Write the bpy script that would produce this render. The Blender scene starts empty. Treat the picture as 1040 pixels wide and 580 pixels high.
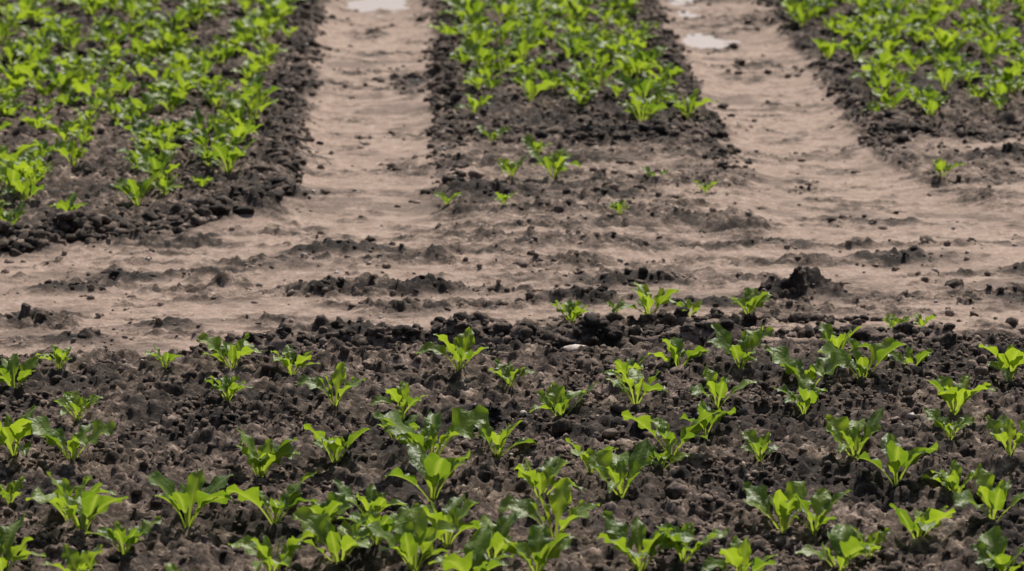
import bpy, math, numpy as np, bmesh
from mathutils import Vector
scene = bpy.context.scene
scene.view_settings.view_transform='Standard'; scene.view_settings.look='None'; scene.view_settings.exposure=0

# ---------------------------------------------------------------- noise
TABS=[np.random.default_rng(100+i).random((256,256)) for i in range(12)]
def vn(x,y,s=0):
    t=TABS[s%12]
    xi=np.floor(x).astype(np.int64); yi=np.floor(y).astype(np.int64)
    fx=x-xi; fy=y-yi
    fx=fx*fx*(3-2*fx); fy=fy*fy*(3-2*fy)
    x0=xi&255;y0=yi&255;x1=(xi+1)&255;y1=(yi+1)&255
    a=t[x0,y0]; b=t[x1,y0]; c=t[x0,y1]; d=t[x1,y1]
    return (a+(b-a)*fx)*(1-fy)+(c+(d-c)*fx)*fy
def fbm(x,y,s=0,o=4,g=0.5):
    r=0;a=1;n=0
    for k in range(o):
        r=r+a*vn(x*2**k+17.3*k,y*2**k+9.1*k,s+k); n+=a; a*=g
    return r/n
def domes(x,y,c,s=0):
    """rounded lumps, one jittered lump per cell"""
    j1,j2,j3=TABS[s%12],TABS[(s+1)%12],TABS[(s+2)%12]
    X=x/c; Y=y/c
    xi=np.floor(X).astype(np.int64); yi=np.floor(Y).astype(np.int64)
    h=np.zeros_like(X)
    for di in (-1,0,1):
        for dj in (-1,0,1):
            a=(xi+di)&255; b=(yi+dj)&255
            cx=xi+di+j1[a,b]; cy=yi+dj+j2[a,b]
            r=0.2+0.6*j3[a,b]
            dx=X-cx; dy=Y-cy
            d2=(dx*dx+dy*dy)/(r*r)
            h=np.maximum(h, r*np.clip(1-d2,0,1))
    return h
def ss(a,b,x):
    t=np.clip((x-a)/(b-a),0,1); return t*t*(3-2*t)
def band(a,b,x,w):
    return ss(a-w,a+w,x)*(1-ss(b-w,b+w,x))

# ---------------------------------------------------------------- terrain zones
# tractor wheel tracks run along +Y, headland path runs across at Y 10.1 - 12
TL=(-0.46,0.13); TR=(1.35,1.95)
PUDDLES=[(-0.17,18.7,0.25,0.75),(1.58,17.2,0.22,0.36),(1.52,19.2,0.25,0.95)]
LUMPS=[ # x,y,rx,ry,height : heaps of turned up soil
 (1.36,10.92,.15,.13,.06),(1.22,10.88,.12,.11,.03),(0.05,11.0,.16,.08,.035),(-.25,11.65,.20,.08,.035),(.55,10.85,.17,.08,.03),
 (-.25,11.0,.14,.06,.03),(.98,10.72,.16,.05,.03),(1.75,11.5,.2,.1,.03),(2.05,10.8,.14,.07,.03),(2.2,11.3,.16,.06,.03),
 (-.78,10.45,.12,.06,.035),(-1.05,10.28,.14,.06,.03),(-.55,9.08,.09,.08,.05),(.27,9.05,.07,.07,.045),(-1.2,11.05,.14,.06,.03),
 (.95,13.95,.22,.18,.045),(.30,12.7,.18,.14,.04),(.75,11.15,.2,.07,.02),(-.62,12.45,.14,.12,.045),
 (-.80,12.25,.16,.12,.045),(-1.15,12.0,.18,.12,.045),(-1.45,11.75,.2,.12,.045),(-.48,12.75,.12,.16,.04),(-1.8,11.6,.2,.12,.045),
 (-.2,10.35,.14,.05,.03),(-.95,11.3,.16,.06,.02),(.02,15.6,.1,.2,.01)]
def zones(x,y):
    n1=fbm(x*2.2,y*1.6,3,3)-.5; n2=fbm(x*1.7+5,y*2.4,5,3)-.5; n3=fbm(x*9,y*9,7,3)-.5
    wx=x+0.12*n1+.11*n3
    wy=y+0.45*n2+.1*n3
    flare=np.clip(13.3-y,0,2)
    def tk(w,e=0):
        tl=band(TL[0]+e,TL[1]-e,wx,w)*ss(11.6,12.2,wy)
        tr=band(TR[0]-0.02*flare+e,TR[1]+0.35*flare**1.4-e,wx,w)*ss(11.3,12.2,wy)
        return np.maximum(tl,tr)
    tracks=tk(.06); th=tk(.12,.03)
    yr=y-0.02*np.clip(x,-2,4)+0.05*(vn(x*1.3,y*0+2,4)-.5)
    path=ss(10.0,10.1,yr+.10*n3+.06*n2)*(1-ss(12.15,12.45,wy))
    path=np.maximum(path, ss(1.9,2.15,wx)*band(10.3,14.0,wy,0.2)*(1-.35*ss(12.2,12.8,y)))
    path=np.maximum(path, band(0.0,1.45,wx,0.08)*band(11.5,13.9,wy,0.4)*0.74)
    lend=11.72+np.clip(wx+1.46,-.4,1.2)*1.0
    leftbed=(1-ss(-.52,-.42,wx))*ss(lend-.1,lend+.1,wy)
    path=path*(1-leftbed)
    midp=np.exp(-((x-.62)/.62)**2)
    sand=path*(0.90-0.36*midp)
    streak=fbm(x*1.3,y*8.0,1,5,0.68); blot=fbm(x*5,y*6,9,4,.65)
    sand=sand*np.clip(.97+3.8*(streak-.51)+2.4*(blot-.5),.0,1.5)
    sand=np.maximum(sand,tracks*np.clip(.96+2.4*(blot-.52)+1.3*(streak-.5),.15,1.25))
    sand=np.clip(sand,0,1)
    w1=.035+.05*(vn(x*5,y*0+5,2)-.5)
    rut=band(10.06-w1,10.15+w1,yr+.03*(vn(x*6,y*0+3,1)-.5),0.018)*ss(-.7,-.4,x)
    rut=rut*np.clip(.7+1.3*vn(x*3.7,y*0+1,8),0,1)
    rut2=band(10.38,10.44,yr+.06*(vn(x*3,y*0+9,6)-.5),0.025)*ss(.1,.5,x)*ss(.35,.5,vn(x*2.3,y*0+3,7))
    rut3=band(10.26,10.30,yr+.07*vn(x*2,y*0+9,1),.02)*ss(.5,.7,vn(x*3.1,y*0+8,7))*.6
    return tracks,th,path,sand,rut,np.maximum(rut2,rut3),leftbed,wx,wy,yr
def height(x,y,full=False):
    tracks,th,path,sand,rut,rut2,leftbed,wx,wy,yr=zones(x,y)
    near=np.exp(-np.clip(np.hypot(x-1,y-12)-9,0,None)/6)
    berm=band(10.20,10.27,yr,.03)*ss(-.7,-.4,x)*(.1+vn(x*5,y*2,2))
    rough=np.clip(1-0.93*sand,0.09,1)
    rough=np.where(tracks>.5,rough*.6,rough)
    rough=np.maximum(rough,np.maximum(np.maximum(rut,rut2),berm))
    dx_=(vn(x*35,y*35,1)-.5); dy_=(vn(x*35,y*35,2)-.5)
    ux=x+0.03*dx_+.012*(vn(x*90,y*90,3)-.5); uy=y+0.03*dy_+.012*(vn(x*90,y*90,4)-.5)
    h =0.05*(fbm(x*.9,y*.9,8,3)-.5)
    h-=0.04*th+0.02*path*(1-th)
    big=domes(ux,uy,.10,0)*(vn(x*4,y*4,9)>.55)
    cl=0.026*big+0.029*domes(ux,uy,.05,3)+0.022*domes(ux+.3,uy+.1,.026,6)
    cl+=0.066*(fbm(x*8,y*8,4,5,.62)-.5)
    h+=cl*rough*near
    h+=0.011*(fbm(x*9,y*13,6,4,.6)-.5)*near
    h+=0.004*tracks*(vn(x*5,y*20,5)-.5)*near
    h-=0.075*rut*near+0.035*rut2*near
    h+=berm*(.015+.05*domes(ux,uy,.06,5)+.02*(fbm(x*22,y*22,3,3)-.5))*near
    lump=np.zeros_like(x)
    for (lx,ly,rx,ry,lh) in LUMPS:
        m=np.where((np.abs(x-lx)<3*rx)&(np.abs(y-ly)<3*ry))[0]
        if len(m)==0: continue
        xm=x[m];ym=y[m]
        d=((xm-lx)/rx)**2+((ym-ly)/ry)**2
        d=d+1.6*(fbm(xm*14,ym*14,5,3)-.5)
        g=np.exp(-np.clip(d,0,None)*1.2)
        lump[m]=np.maximum(lump[m],g)
        h[m]+=lh*g*(0.55+.9*domes(ux[m],uy[m],.045,2)+.5*(fbm(xm*24,ym*24,3,3)-.3))
    for (px,py,rx,ry) in PUDDLES:
        m=np.where((np.abs(x-px)<3*rx)&(np.abs(y-py)<3*ry))[0]
        if len(m)==0: continue
        xm=x[m];ym=y[m]
        d=((xm-px)/rx)**2+((ym-py)/ry)**2 + 1.1*(fbm(xm*6,ym*4,3,3)-.5)
        h[m]-=0.03*np.exp(-np.clip(d,0,None))
    if full: return h,tracks,path,sand,np.maximum(np.maximum(rut,rut2),berm*.7),lump,leftbed
    return h

def axis(a,b,step,ends,grow=1.3):
    core=list(np.arange(a,b,step))
    lo=[];s=step;v=a
    while v>-ends: s*=grow; v-=s; lo.append(v)
    hi=[];s=step;v=core[-1]
    while v<ends: s*=grow; v+=s; hi.append(v)
    return np.array(lo[::-1]+core+hi)
xs=axis(-2.5,4.1,0.008,400)
ya=np.arange(7.2,11.0,0.0078); yb=np.arange(11.0,19.3,0.0135)
lo=[];s=.0078;v=7.2
while v>-400: s*=1.3; v-=s; lo.append(v)
hi=[];s=.0135;v=yb[-1]
while v<400: s*=1.12; v+=s; hi.append(v)
ys=np.concatenate([np.array(lo[::-1]),ya,yb,np.array(hi)])
X,Y=np.meshgrid(xs,ys)
x=X.ravel(); y=Y.ravel()
h,tracks,path,sand,rut,lump,leftbed=height(x,y,True)

def mk_mesh(name,co,quads,smooth=True,attrs=None,nside=4):
    me=bpy.data.meshes.new(name)
    n=len(co); f=len(quads)
    me.vertices.add(n); me.vertices.foreach_set('co',np.asarray(co,dtype=np.float32).ravel())
    me.loops.add(f*nside); me.loops.foreach_set('vertex_index',np.asarray(quads,dtype=np.int32).ravel())
    me.polygons.add(f); me.polygons.foreach_set('loop_start',np.arange(0,f*nside,nside,dtype=np.int32))
    try: me.polygons.foreach_set('loop_total',np.full(f,nside,dtype=np.int32))
    except Exception: pass
    me.polygons.foreach_set('use_smooth',np.full(f,smooth,dtype=bool))
    if attrs:
        for k,vv in attrs.items():
            a=me.attributes.new(k,'FLOAT','POINT'); a.data.foreach_set('value',np.asarray(vv,dtype=np.float32))
    me.update(calc_edges=True)
    return me
def add_obj(name,me,mat,loc=(0,0,0),rotz=0,sc=1):
    ob=bpy.data.objects.new(name,me); scene.collection.objects.link(ob)
    if mat and not me.materials: me.materials.append(mat)
    ob.location=loc; ob.rotation_euler=(0,0,rotz); ob.scale=(sc,sc,sc)
    return ob

# ---------------------------------------------------------------- materials
def noise(nt,vec,scale,detail=6,rough=.6):
    n=nt.nodes.new('ShaderNodeTexNoise'); n.inputs['Scale'].default_value=scale
    n.inputs['Detail'].default_value=detail; n.inputs['Roughness'].default_value=rough
    nt.links.new(vec,n.inputs['Vector']); return n.outputs['Fac']
def ramp(nt,fac,stops):
    r=nt.nodes.new('ShaderNodeValToRGB'); e=r.color_ramp.elements
    while len(e)<len(stops): e.new(.5)
    for i,(p,c) in enumerate(stops):
        e[i].position=p; e[i].color=(*c,1) if len(c)==3 else c
    nt.links.new(fac,r.inputs['Fac']); return r.outputs['Color']
def mix(nt,fac,a,b,mode='MIX'):
    m=nt.nodes.new('ShaderNodeMix'); m.data_type='RGBA'; m.blend_type=mode
    for s,v in ((m.inputs[0],fac),(m.inputs[6],a),(m.inputs[7],b)):
        if isinstance(v,(int,float)): s.default_value=v
        elif isinstance(v,tuple): s.default_value=(*v,1)
        else: nt.links.new(v,s)
    return m.outputs[2]
def math_(nt,op,a,b=0.0,clamp=False):
    m=nt.nodes.new('ShaderNodeMath'); m.operation=op; m.use_clamp=clamp
    for s,v in ((m.inputs[0],a),(m.inputs[1],b)):
        if isinstance(v,(int,float)): s.default_value=v
        else: nt.links.new(v,s)
    return m.outputs[0]
def attr(nt,name):
    a=nt.nodes.new('ShaderNodeAttribute'); a.attribute_name=name; return a.outputs['Fac']

def soil_material(name):
    m=bpy.data.materials.new(name); m.use_nodes=True; nt=m.node_tree
    b=nt.nodes['Principled BSDF']; b.inputs['Roughness'].default_value=.82
    b.inputs['Specular IOR Level'].default_value=.3
    g=nt.nodes.new('ShaderNodeNewGeometry').outputs['Position']
    n1=noise(nt,g,16,8,.72); n2=noise(nt,g,75,6,.7); n3=noise(nt,g,2.5,4,.6)
    dark=ramp(nt,n1,[(.34,(.040,.026,.018)),(.47,(.102,.072,.053)),(.56,(.215,.158,.122)),(.66,(.50,.395,.325))])
    dark=mix(nt,0.85,dark,ramp(nt,n2,[(.35,(.26,.25,.24)),(.66,(1.7,1.66,1.62))]),'MULTIPLY')
    sandc=ramp(nt,n1,[(.25,(.235,.160,.118)),(.5,(.43,.312,.242)),(.75,(.57,.435,.355))])
    sandc=mix(nt,0.65,sandc,ramp(nt,n2,[(.3,(.40,.38,.37)),(.65,(1.2,1.2,1.2))]),'MULTIPLY')
    s=attr(nt,'sand')
    s=math_(nt,'ADD',s,math_(nt,'MULTIPLY',math_(nt,'SUBTRACT',n1,.5),1.5))
    s=math_(nt,'ADD',s,math_(nt,'MULTIPLY',math_(nt,'SUBTRACT',n3,.5),.5))
    fac=ramp(nt,s,[(.20,(0,0,0)),(.85,(1,1,1))])
    col=mix(nt,fac,dark,sandc)
    col=mix(nt,attr(nt,'wet_shade'),col,mix(nt,1.0,col,(.18,.165,.16),'MULTIPLY'))
    nt.links.new(col,b.inputs['Base Color'])
    bp=nt.nodes.new('ShaderNodeBump'); bp.inputs['Strength'].default_value=.9; bp.inputs['Distance'].default_value=.011
    nt.links.new(noise(nt,g,90,8,.75),bp.inputs['Height']); nt.links.new(bp.outputs[0],b.inputs['Normal'])
    return m
soil=soil_material('field_soil')

def leaf_material(name,c1,c2):
    m=bpy.data.materials.new(name); m.use_nodes=True; nt=m.node_tree
    for n in list(nt.nodes):
        if n.type!='OUTPUT_MATERIAL': nt.nodes.remove(n)
    out=[n for n in nt.nodes if n.type=='OUTPUT_MATERIAL'][0]
    g=nt.nodes.new('ShaderNodeNewGeometry').outputs['Position']
    t=attr(nt,'tint'); n=noise(nt,g,35,4,.6)
    t2=math_(nt,'ADD',t,math_(nt,'MULTIPLY',math_(nt,'SUBTRACT',n,.5),.8),True)
    col=mix(nt,t2,c1,c2)
    col=mix(nt,math_(nt,'MULTIPLY',attr(nt,'rib'),.6),col,(.24,.31,.09))
    d=nt.nodes.new('ShaderNodeBsdfPrincipled'); d.inputs['Roughness'].default_value=.45; d.inputs['Specular IOR Level'].default_value=.5
    nt.links.new(col,d.inputs['Base Color'])
    bp=nt.nodes.new('ShaderNodeBump'); bp.inputs['Strength'].default_value=.7; bp.inputs['Distance'].default_value=.005
    nt.links.new(noise(nt,g,100,3,.5),bp.inputs['Height']); nt.links.new(bp.outputs[0],d.inputs['Normal'])
    tr=nt.nodes.new('ShaderNodeBsdfTranslucent')
    nt.links.new(mix(nt,1.0,col,(2.4,2.2,1.0),'MULTIPLY'),tr.inputs['Color'])
    mx=nt.nodes.new('ShaderNodeMixShader'); mx.inputs[0].default_value=.44
    nt.links.new(d.outputs[0],mx.inputs[1]); nt.links.new(tr.outputs[0],mx.inputs[2]); nt.links.new(mx.outputs[0],out.inputs['Surface'])
    return m
leafm=leaf_material('beet_leaf',(.070,.132,.015),(.188,.278,.028))

# ---------------------------------------------------------------- ground
nx=len(xs); ny=len(ys)
idx=np.arange(nx*ny).reshape(ny,nx)
quads=np.stack([idx[:-1,:-1],idx[:-1,1:],idx[1:,1:],idx[1:,:-1]],-1).reshape(-1,4)
wet_shade=np.clip(np.maximum(rut*1.3,lump*1.5),0,1)*.95  # ruts: damp soil plus shade painted into the colour; heaps darkened too
for (px,py,rx,ry) in PUDDLES:
    wet_shade=np.maximum(wet_shade,0.3*np.exp(-(((x-px)/rx)**2+((y-py)/ry)**2)*.7))
jx=x+.20*(fbm(x*5,y*5,2,4)-.5)
edge=ss(12.4,13.2,y)*(band(-.60,-.47,jx,.05)+band(.14,.21,jx,.04))+ss(13.2,13.8,y)*(band(1.24,1.34,jx,.04)+band(1.98,2.10,jx,.04))  # broken darker bands along the bed edges
wet_shade=np.maximum(wet_shade,0.75*edge*ss(.35,.55,fbm(x*7,y*5,6,3)))
wet_shade=np.maximum(wet_shade,(1-np.clip(sand*1.5,0,1))*.85*ss(.48,.61,fbm(x*3.2,y*3.2,10,4,.6)))  # broad darker patches where the soil has little sand
# damp smears across the tracks and path
wet_shade=np.maximum(wet_shade,.5*ss(.55,.70,fbm(x*3.4,y*5.5,4,4,.65)))
co=np.stack([x,y,h],-1)
sandv=np.clip(sand-0.9*np.clip(lump,0,1)-.8*rut,0,1)
ground=add_obj('ground',mk_mesh('ground',co,quads,True,{'sand':sandv,'wet_shade':wet_shade}),soil)
del X,Y,idx,quads,co

# ---------------------------------------------------------------- puddles
wm=bpy.data.materials.new('puddle_water'); wm.use_nodes=True; nt=wm.node_tree; b=nt.nodes['Principled BSDF']
b.inputs['Base Color'].default_value=(.42,.35,.32,1); b.inputs['Roughness'].default_value=.3; b.inputs['Specular IOR Level'].default_value=.5
g=nt.nodes.new('ShaderNodeNewGeometry').outputs['Position']
bp=nt.nodes.new('ShaderNodeBump'); bp.inputs['Strength'].default_value=.6; bp.inputs['Distance'].default_value=.008
nt.links.new(noise(nt,g,30,3,.5),bp.inputs['Height']); nt.links.new(bp.outputs[0],b.inputs['Normal'])
for (px,py,rx,ry) in PUDDLES:
    a=np.linspace(0,2*math.pi,40,endpoint=False)
    ring=np.stack([np.cos(a)*rx*1.3,np.sin(a)*ry*1.3,np.zeros(40)],-1)
    gx,gy=np.meshgrid(np.linspace(-.3,.3,9)*rx+px,np.linspace(-.3,.3,9)*ry+py)
    zc=float(np.median(height(gx.ravel(),gy.ravel())))
    me=bpy.data.meshes.new('puddle'); me.from_pydata([tuple(v) for v in ring],[],[tuple(range(40))])
    add_obj('puddle',me,wm,(px,py,zc+.009))

# ---------------------------------------------------------------- soil clods (one merged mesh)
def ico(sub):
    bm=bmesh.new(); bmesh.ops.create_icosphere(bm,subdivisions=sub,radius=1)
    v=np.array([p.co[:] for p in bm.verts]); f=np.array([[q.index for q in p.verts] for p in bm.faces]); bm.free(); return v,f
I1=ico(1); I2=ico(2)
def clods_at(px,py,hh,sa,lu,r,smin,smax,base,powr,dry=.5):
    n=len(px)
    size=smin+(smax-smin)*r.random(n)**powr
    bv,bf=base; k=len(bv)
    V=np.repeat(bv[None],n,0)
    V=V*(1+r.uniform(-.30,.30,(n,k,1)))
    V=V*r.uniform(.6,1.25,(n,1,3))
    q=r.normal(size=(n,4)); q/=np.linalg.norm(q,axis=1,keepdims=True)
    w,a,b_,c=q.T
    R=np.stack([1-2*(b_*b_+c*c),2*(a*b_-c*w),2*(a*c+b_*w),2*(a*b_+c*w),1-2*(a*a+c*c),2*(b_*c-a*w),2*(a*c-b_*w),2*(b_*c+a*w),1-2*(a*a+b_*b_)],-1).reshape(n,3,3)
    V=np.einsum('nij,nkj->nki',R,V)*size[:,None,None]
    V[:,:,2]*=.75
    V+=np.stack([px,py,hh+size*.1],-1)[:,None,:]
    F=(bf[None]+(np.arange(n)*k)[:,None,None]).reshape(-1,3)
    sv=np.repeat(np.clip(sa*.7+r.uniform(-.2,dry,n)-lu*.6,0,1),k); wv=np.repeat(np.clip(r.uniform(-.7,.6,n)+lu*.9,0,1),k)
    return V.reshape(-1,3),F,sv,wv
def scatter_clods(n,x0,x1,y0,y1,smin,smax,base,powr=2.5,seed=0,mul=1):
    r=np.random.default_rng(seed)
    px=r.uniform(x0,x1,n); py=r.uniform(y0,y1,n)
    hh,tr,pa,sa,ru,lu,lb=height(px,py,True)
    clump=fbm(px*3.5,py*3.5,7,3)
    p=np.clip((1-sa*1.0),.06,1)*(.15+.85*ss(.4,.62,clump))*np.where(tr>.5,.5,1)*np.where(pa>.5,.65,1)+lu*.8
    keep=r.random(n)<p*mul
    return clods_at(px[keep],py[keep],hh[keep],sa[keep],lu[keep],r,smin,smax,base,powr)
def line_clods(pts,n,spread,smin,smax,seed,powr=2,sx=.02):
    """dark turned-up clods thrown along a rut or bed edge"""
    r=np.random.default_rng(seed); pts=np.array(pts,float)
    seg=r.integers(0,len(pts)-1,n); t=r.random(n)[:,None]
    q=pts[seg]*(1-t)+pts[seg+1]*t
    px=q[:,0]+r.normal(0,sx,n); py=q[:,1]+r.normal(0,spread,n)
    keep=vn(px*5,py*5,6)+r.uniform(-.3,.3,n)>.45
    px=px[keep];py=py[keep]
    hh,tr,pa,sa,ru,lu,lb=height(px,py,True)
    return clods_at(px,py,hh,sa*0,np.full(len(px),.6),r,smin,smax,I2,powr,.1)
parts=[scatter_clods(65000,-2.4,3.4,7.2,10.1,.003,.015,I1,3.0,seed=1),
       scatter_clods(2600,-2.4,3.4,7.2,10.1,.010,.028,I2,3,seed=2,mul=.7),
       scatter_clods(70000,-2.6,4.2,10.1,19.3,.004,.018,I1,3.0,seed=3),
       scatter_clods(4500,-2.6,4.2,10.1,19.3,.012,.032,I2,3,seed=4,mul=.7),
       line_clods([(-.55,10.10),(0,10.15),(.6,10.17),(1.2,10.19),(1.8,10.19),(3,10.21)],2600,.03,.005,.026,31),
       line_clods([(-.55,10.22),(.6,10.27),(1.8,10.29)],900,.02,.005,.024,37),
       line_clods([(.1,10.46),(.7,10.5),(1.3,10.52),(2.2,10.5)],260,.025,.006,.028,32),
       line_clods([(-2.2,11.45),(-1.8,11.55),(-1.45,11.7),(-1.15,11.95),(-.8,12.2),(-.5,12.6),(-.47,13.2)],1700,.06,.006,.034,33),
       line_clods([(.5,14.0),(.8,13.85),(1.1,13.9),(1.25,14.3)],300,.06,.008,.034,34),
       line_clods([(2.0,14.9),(2.1,14.15),(2.4,14.0),(3.2,14.0)],300,.06,.008,.034,35),
       line_clods([(-.5,13.2),(-.5,19)],900,.1,.005,.026,41,sx=.045),
       line_clods([(.17,12.8),(.17,19)],900,.1,.005,.026,42,sx=.045),
       line_clods([(1.3,13.2),(1.3,19)],900,.1,.005,.026,43,sx=.045),
       line_clods([(2.02,13.6),(2.02,19)],900,.1,.005,.026,44,sx=.045)]
off=0;Vs=[];Fs=[];S=[];W=[]
for V,F,sv,wv in parts:
    Vs.append(V);Fs.append(F+off);S.append(sv);W.append(wv);off+=len(V)
add_obj('soil_clods',mk_mesh('soil_clods',np.concatenate(Vs),np.concatenate(Fs),True,{'sand':np.concatenate(S),'wet_shade':np.concatenate(W)},3),soil)

# pale flints lying on the surface
stm=bpy.data.materials.new('flint'); stm.use_nodes=True; nt=stm.node_tree; b=nt.nodes['Principled BSDF']; b.inputs['Roughness'].default_value=.7
g=nt.nodes.new('ShaderNodeNewGeometry').outputs['Position']
nt.links.new(ramp(nt,noise(nt,g,60,4,.6),[(.35,(.26,.21,.175)),(.65,(.54,.46,.40))]),b.inputs['Base Color'])
r=np.random.default_rng(77); n=620
px=r.uniform(-2.2,3.2,n); py=r.uniform(7.3,17,n); px[0],py[0]=.51,9.93
hh=height(px,py)
V,F,_,_=clods_at(px,py,hh,px*0,px*0,r,.003,.012,I2,2.5)
V=V.copy(); V[:42]=I2[0]*[.045,.035,.018]*(1+r.uniform(-.15,.15,(42,1)))+[px[0],py[0],hh[0]+.006]
add_obj('pale_stones',mk_mesh('pale_stones',V,F,True,None,3),stm)

# ---------------------------------------------------------------- beet plants
def leaf(r,az,e0,e1,Lp,Lb,W,twist):
    """petiole + blade; returns verts, quads, rib"""
    nP=3; nB=9; nW=7
    L=Lp+Lb; pos=np.zeros(2); V=[];Q=[];Rb=[]
    steps=[Lp/nP]*nP+[Lb/nB]*nB
    pts=[(0,0)]; ang=[e0]; d=0
    for s in steps:
        t=(d+s/2)/L; e=e0+(e1-e0)*t**1.5
        pos=pos+s*np.array([math.cos(e),math.sin(e)]); pts.append(tuple(pos)); ang.append(e); d+=s
    ph=r.uniform(0,6.28); wav=r.uniform(.07,.2); fold=r.uniform(.1,.55); roll=r.uniform(-.6,.6)
    for i,(rr,zz) in enumerate(pts):
        e=ang[i]; nrm=(-math.sin(e),math.cos(e))
        if i<nP: w=.0030; fo=.9
        else:
            t=(i-nP)/nB
            w=W*.5*max(0.05,(math.sin(math.pi*min(1,(t*.93+.05)**.95)))**.75)*(1+.04*math.sin(ph*3+i*2.2)) if i<len(pts)-1 else .002
            fo=fold
        for j in range(nW):
            u=(j/(nW-1))*2-1
            lift=abs(u)*w*fo + u*w*roll*(i>nP) + (wav*W*u*u*math.sin(ph+i*1.5+(2.1 if u>0 else 0)) if i>nP else 0)
            y_=u*w*math.cos(fo*.6)
            V.append((rr+nrm[0]*lift, y_+twist*rr*rr*4, zz+nrm[1]*lift)); Rb.append(1.0 if (j==3 or i<=nP) else 0.0)
    n=len(pts)
    for i in range(n-1):
        for j in range(nW-1):
            a=i*nW+j; Q.append((a,a+1,a+nW+1,a+nW))
    V=np.array(V); c,s=math.cos(az),math.sin(az)
    V=np.stack([V[:,0]*c-V[:,1]*s,V[:,0]*s+V[:,1]*c,V[:,2]],-1)
    return V,np.array(Q),np.array(Rb)
def plant(seed,n):
    r=np.random.default_rng(seed); V=[];Q=[];R_=[];T=[];o=0
    az=r.uniform(0,6.28)
    for k in range(n):
        age=k/max(1,n-1)
        e0=math.radians(r.uniform(48,72)+18*age); e1=math.radians(r.uniform(-45,30)+45*age)
        sc=(1-.36*age)*r.uniform(.75,1.1)
        v,q,rb=leaf(r,az,e0,e1,.050*sc,.080*sc,.043*sc*r.uniform(.8,1.2),r.uniform(-.8,.8))
        v[:,:2]+=.006*np.array([math.cos(az),math.sin(az)])
        V.append(v);Q.append(q+o);R_.append(rb);T.append(np.full(len(v),np.clip(r.uniform(0,.8)+.25*age,0,1)));o+=len(v)
        az+=2.4+r.uniform(-.5,.5)
    return np.concatenate(V),np.concatenate(Q),np.concatenate(R_),np.concatenate(T)
NL=[8,9,8,10,9,10,8,10,9,7,7,10,8,9]
VAR=[plant(250+i,n) for i,n in enumerate(NL)]
VMESH=[]
for i,(v,q,rb,t) in enumerate(VAR):
    me=mk_mesh('beet_plant_%d'%i,v,q,True,{'rib':rb,'tint':t}); me.materials.append(leafm); VMESH.append(me)

# plants of the headland rows : x, y, spread (metres)
PLANTS=[(-1.16,9.56,.20),(-1.05,9.80,.12),(-.73,9.74,.12),(-.53,9.75,.17),(-.35,9.74,.16),(.15,9.66,.22),(.81,9.73,.18),(.985,9.61,.22),(1.34,9.54,.23),(1.50,9.64,.15),(1.17,9.46,.20),(1.77,9.50,.19),(1.29,9.72,.15),
(-.94,9.21,.15),(-.52,9.31,.14),(-.21,9.26,.17),(-.02,9.23,.17),(.295,9.47,.12),(.43,9.17,.18),(.65,9.27,.18),(.875,9.16,.18),(1.12,9.15,.15),(1.54,9.10,.19),(.64,9.53,.15),
(-1.07,8.77,.19),(-.91,8.73,.20),(-.395,8.57,.21),(-.20,8.71,.20),(.06,8.64,.23),(.03,8.74,.17),(.24,8.73,.17),(.71,8.74,.225),(.82,8.92,.16),(1.20,8.66,.23),(.94,8.63,.13),(1.49,8.86,.13),(1.60,8.55,.19),(-.04,8.95,.15),
(-.82,8.07,.23),(-.87,8.22,.2),(-.56,8.11,.22),(-.34,8.10,.21),(-.10,8.14,.19),(.06,8.32,.215),(.55,8.34,.22),(.34,8.35,.215),(1.27,8.37,.22),(.48,8.54,.16),(.67,8.58,.165),(-1.04,8.39,.14),
(.36,7.96,.21),(.09,7.90,.225),(-.17,7.75,.22),(.935,8.02,.22),(1.01,7.99,.18),(1.265,7.96,.225),(1.475,8.09,.22),(.55,7.65,.23),(.66,7.72,.2),(.01,7.66,.22),(-.33,7.65,.18),(-.775,7.59,.17),(1.42,7.62,.19),(1.02,7.59,.18),(.30,7.58,.2),(.78,7.53,.19),(.145,7.50,.19),(-.55,7.53,.15),(-.08,7.85,.18),(.20,7.74,.2),(1.12,7.80,.15),(-.70,7.86,.15),(-.98,7.72,.2),(-.22,8.02,.16),(1.42,8.33,.16),
(.52,10.43,.16),(.78,10.51,.17),(.91,10.53,.12),(1.10,10.50,.155),(1.56,10.37,.10),(1.65,10.42,.08),(.68,10.63,.08),
(.15,12.51,.09),(.365,12.41,.10),(.41,12.96,.14),(.58,13.01,.175),(.53,13.47,.13),(.36,13.9,.13),(.30,14.5,.15),(.79,12.21,.10),(.98,12.96,.095),(1.15,12.68,.09),(2.11,12.93,.14),(-.80,12.78,.10),(-1.45,11.95,.2),(-1.25,12.15,.13),(-1.02,12.45,.2),(-.93,12.6,.14)]
r=np.random.default_rng(12)
pa=np.array(PLANTS); pz=height(pa[:,0].copy(),pa[:,1].copy())
for k,(px,py,w) in enumerate(PLANTS):
    add_obj('sugar_beet_plant',VMESH[int(r.integers(len(NL)))],None,(px,py,float(pz[k])-.005),r.uniform(0,6.28),w/.157*r.uniform(.92,1.08))
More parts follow.
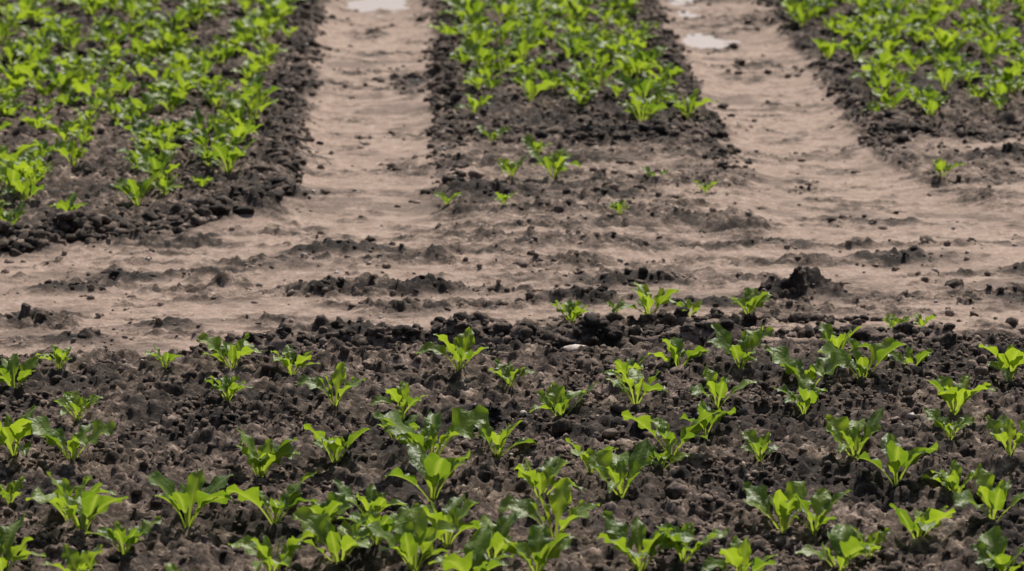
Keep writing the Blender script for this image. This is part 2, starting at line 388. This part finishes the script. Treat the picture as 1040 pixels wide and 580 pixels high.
def crop(name,P,seed):
    r=np.random.default_rng(seed); P=np.array(P); z=height(P[:,0].copy(),P[:,1].copy())
    V=[];Q=[];R_=[];T=[];o=0
    for (a,b_,s),zz in zip(P,z):
        v,q,rb,t=VAR[int(r.integers(len(NL)))]; an=r.uniform(0,6.28); c,sn=math.cos(an),math.sin(an)
        V.append(np.stack([(v[:,0]*c-v[:,1]*sn)*s+a,(v[:,0]*sn+v[:,1]*c)*s+b_,v[:,2]*s+zz-.005],-1))
        Q.append(q+o);R_.append(rb);T.append(np.clip(t+r.uniform(-.35,.45),0,1));o+=len(v)
    me=mk_mesh(name,np.concatenate(V),np.concatenate(Q),True,{'rib':np.concatenate(R_),'tint':np.concatenate(T)})
    return add_obj(name,me,leafm)
def rows_y(rows,y0f,y1,step,seed,size=1.0,miss=.1,jit=.095):
    r=np.random.default_rng(seed); P=[]
    for rx in rows:
        yy=y0f(rx)+r.uniform(0,.2)
        while yy<y1:
            if r.random()>miss: P.append((rx+r.normal(0,jit),yy,r.uniform(.6,1.25)*size))
            yy+=step*r.uniform(.4,1.6)
    return P
crop('sugar_beet_crop',rows_y(np.arange(-.74,-6,-.34),lambda a:(12.0+(a+1.46)+.22) if a>-1.9 else 11.8,27,.10,1,1.16),1)
crop('sugar_beet_crop',rows_y([.34,.60,.86,1.12],lambda a:15.0-.9*(a-.30),27,.105,2,1.16,jit=.055),2)
crop('sugar_beet_crop',rows_y(np.arange(2.25,8,.34),lambda a:14.35,27,.10,3,1.18),3)
# headland rows continue left and right of the sampled stretch and towards the viewer
P=[]
rr_=np.random.default_rng(21)
for ry in (9.68,9.22,8.72,8.2,7.75):
    for x0,x1 in ((-3.6,-1.3),(1.95,4.4)):
        xx=x0
        while xx<x1: P.append((xx,ry+rr_.normal(0,.05),rr_.uniform(.8,1.3))); xx+=.19*rr_.uniform(.7,1.4)
for ry in (7.2,6.75,6.3):
    xx=-3.6
    while xx<4.4: P.append((xx,ry+rr_.normal(0,.05),rr_.uniform(.8,1.3))); xx+=.19*rr_.uniform(.7,1.4)
crop('sugar_beet_crop',P,4)

# ---------------------------------------------------------------- light
w=bpy.data.worlds.new('World'); scene.world=w; w.use_nodes=True; nt=w.node_tree
sky=nt.nodes.new('ShaderNodeTexSky'); sky.sky_type='NISHITA'; sky.sun_disc=False
EL=50; AZ=20
sky.sun_elevation=math.radians(EL); sky.sun_rotation=math.radians(AZ); sky.dust_density=3.0
bg=nt.nodes['Background']; bg.inputs['Strength'].default_value=.085
nt.links.new(sky.outputs[0],bg.inputs['Color'])
sd=bpy.data.lights.new('sun','SUN'); sd.energy=4.8; sd.angle=math.radians(.5); sd.color=(1,.945,.86)
so=bpy.data.objects.new('sun',sd); scene.collection.objects.link(so)
dirv=Vector((math.sin(math.radians(AZ))*math.cos(math.radians(EL)),math.cos(math.radians(AZ))*math.cos(math.radians(EL)),math.sin(math.radians(EL))))
so.rotation_euler=dirv.to_track_quat('Z','Y').to_euler(); so.location=(0,10,20)
# ---------------------------------------------------------------- camera
cd=bpy.data.cameras.new('camera'); cam=bpy.data.objects.new('camera',cd); scene.collection.objects.link(cam)
cd.sensor_width=36; cd.lens=117.35; cd.clip_end=2000; cd.clip_start=.1
cam.location=(0,0,2.40); cam.rotation_euler=(math.radians(90-12.31),0,math.radians(-1.82))
cd.dof.use_dof=True; cd.dof.focus_distance=9.6; cd.dof.aperture_fstop=5.0
scene.camera=cam
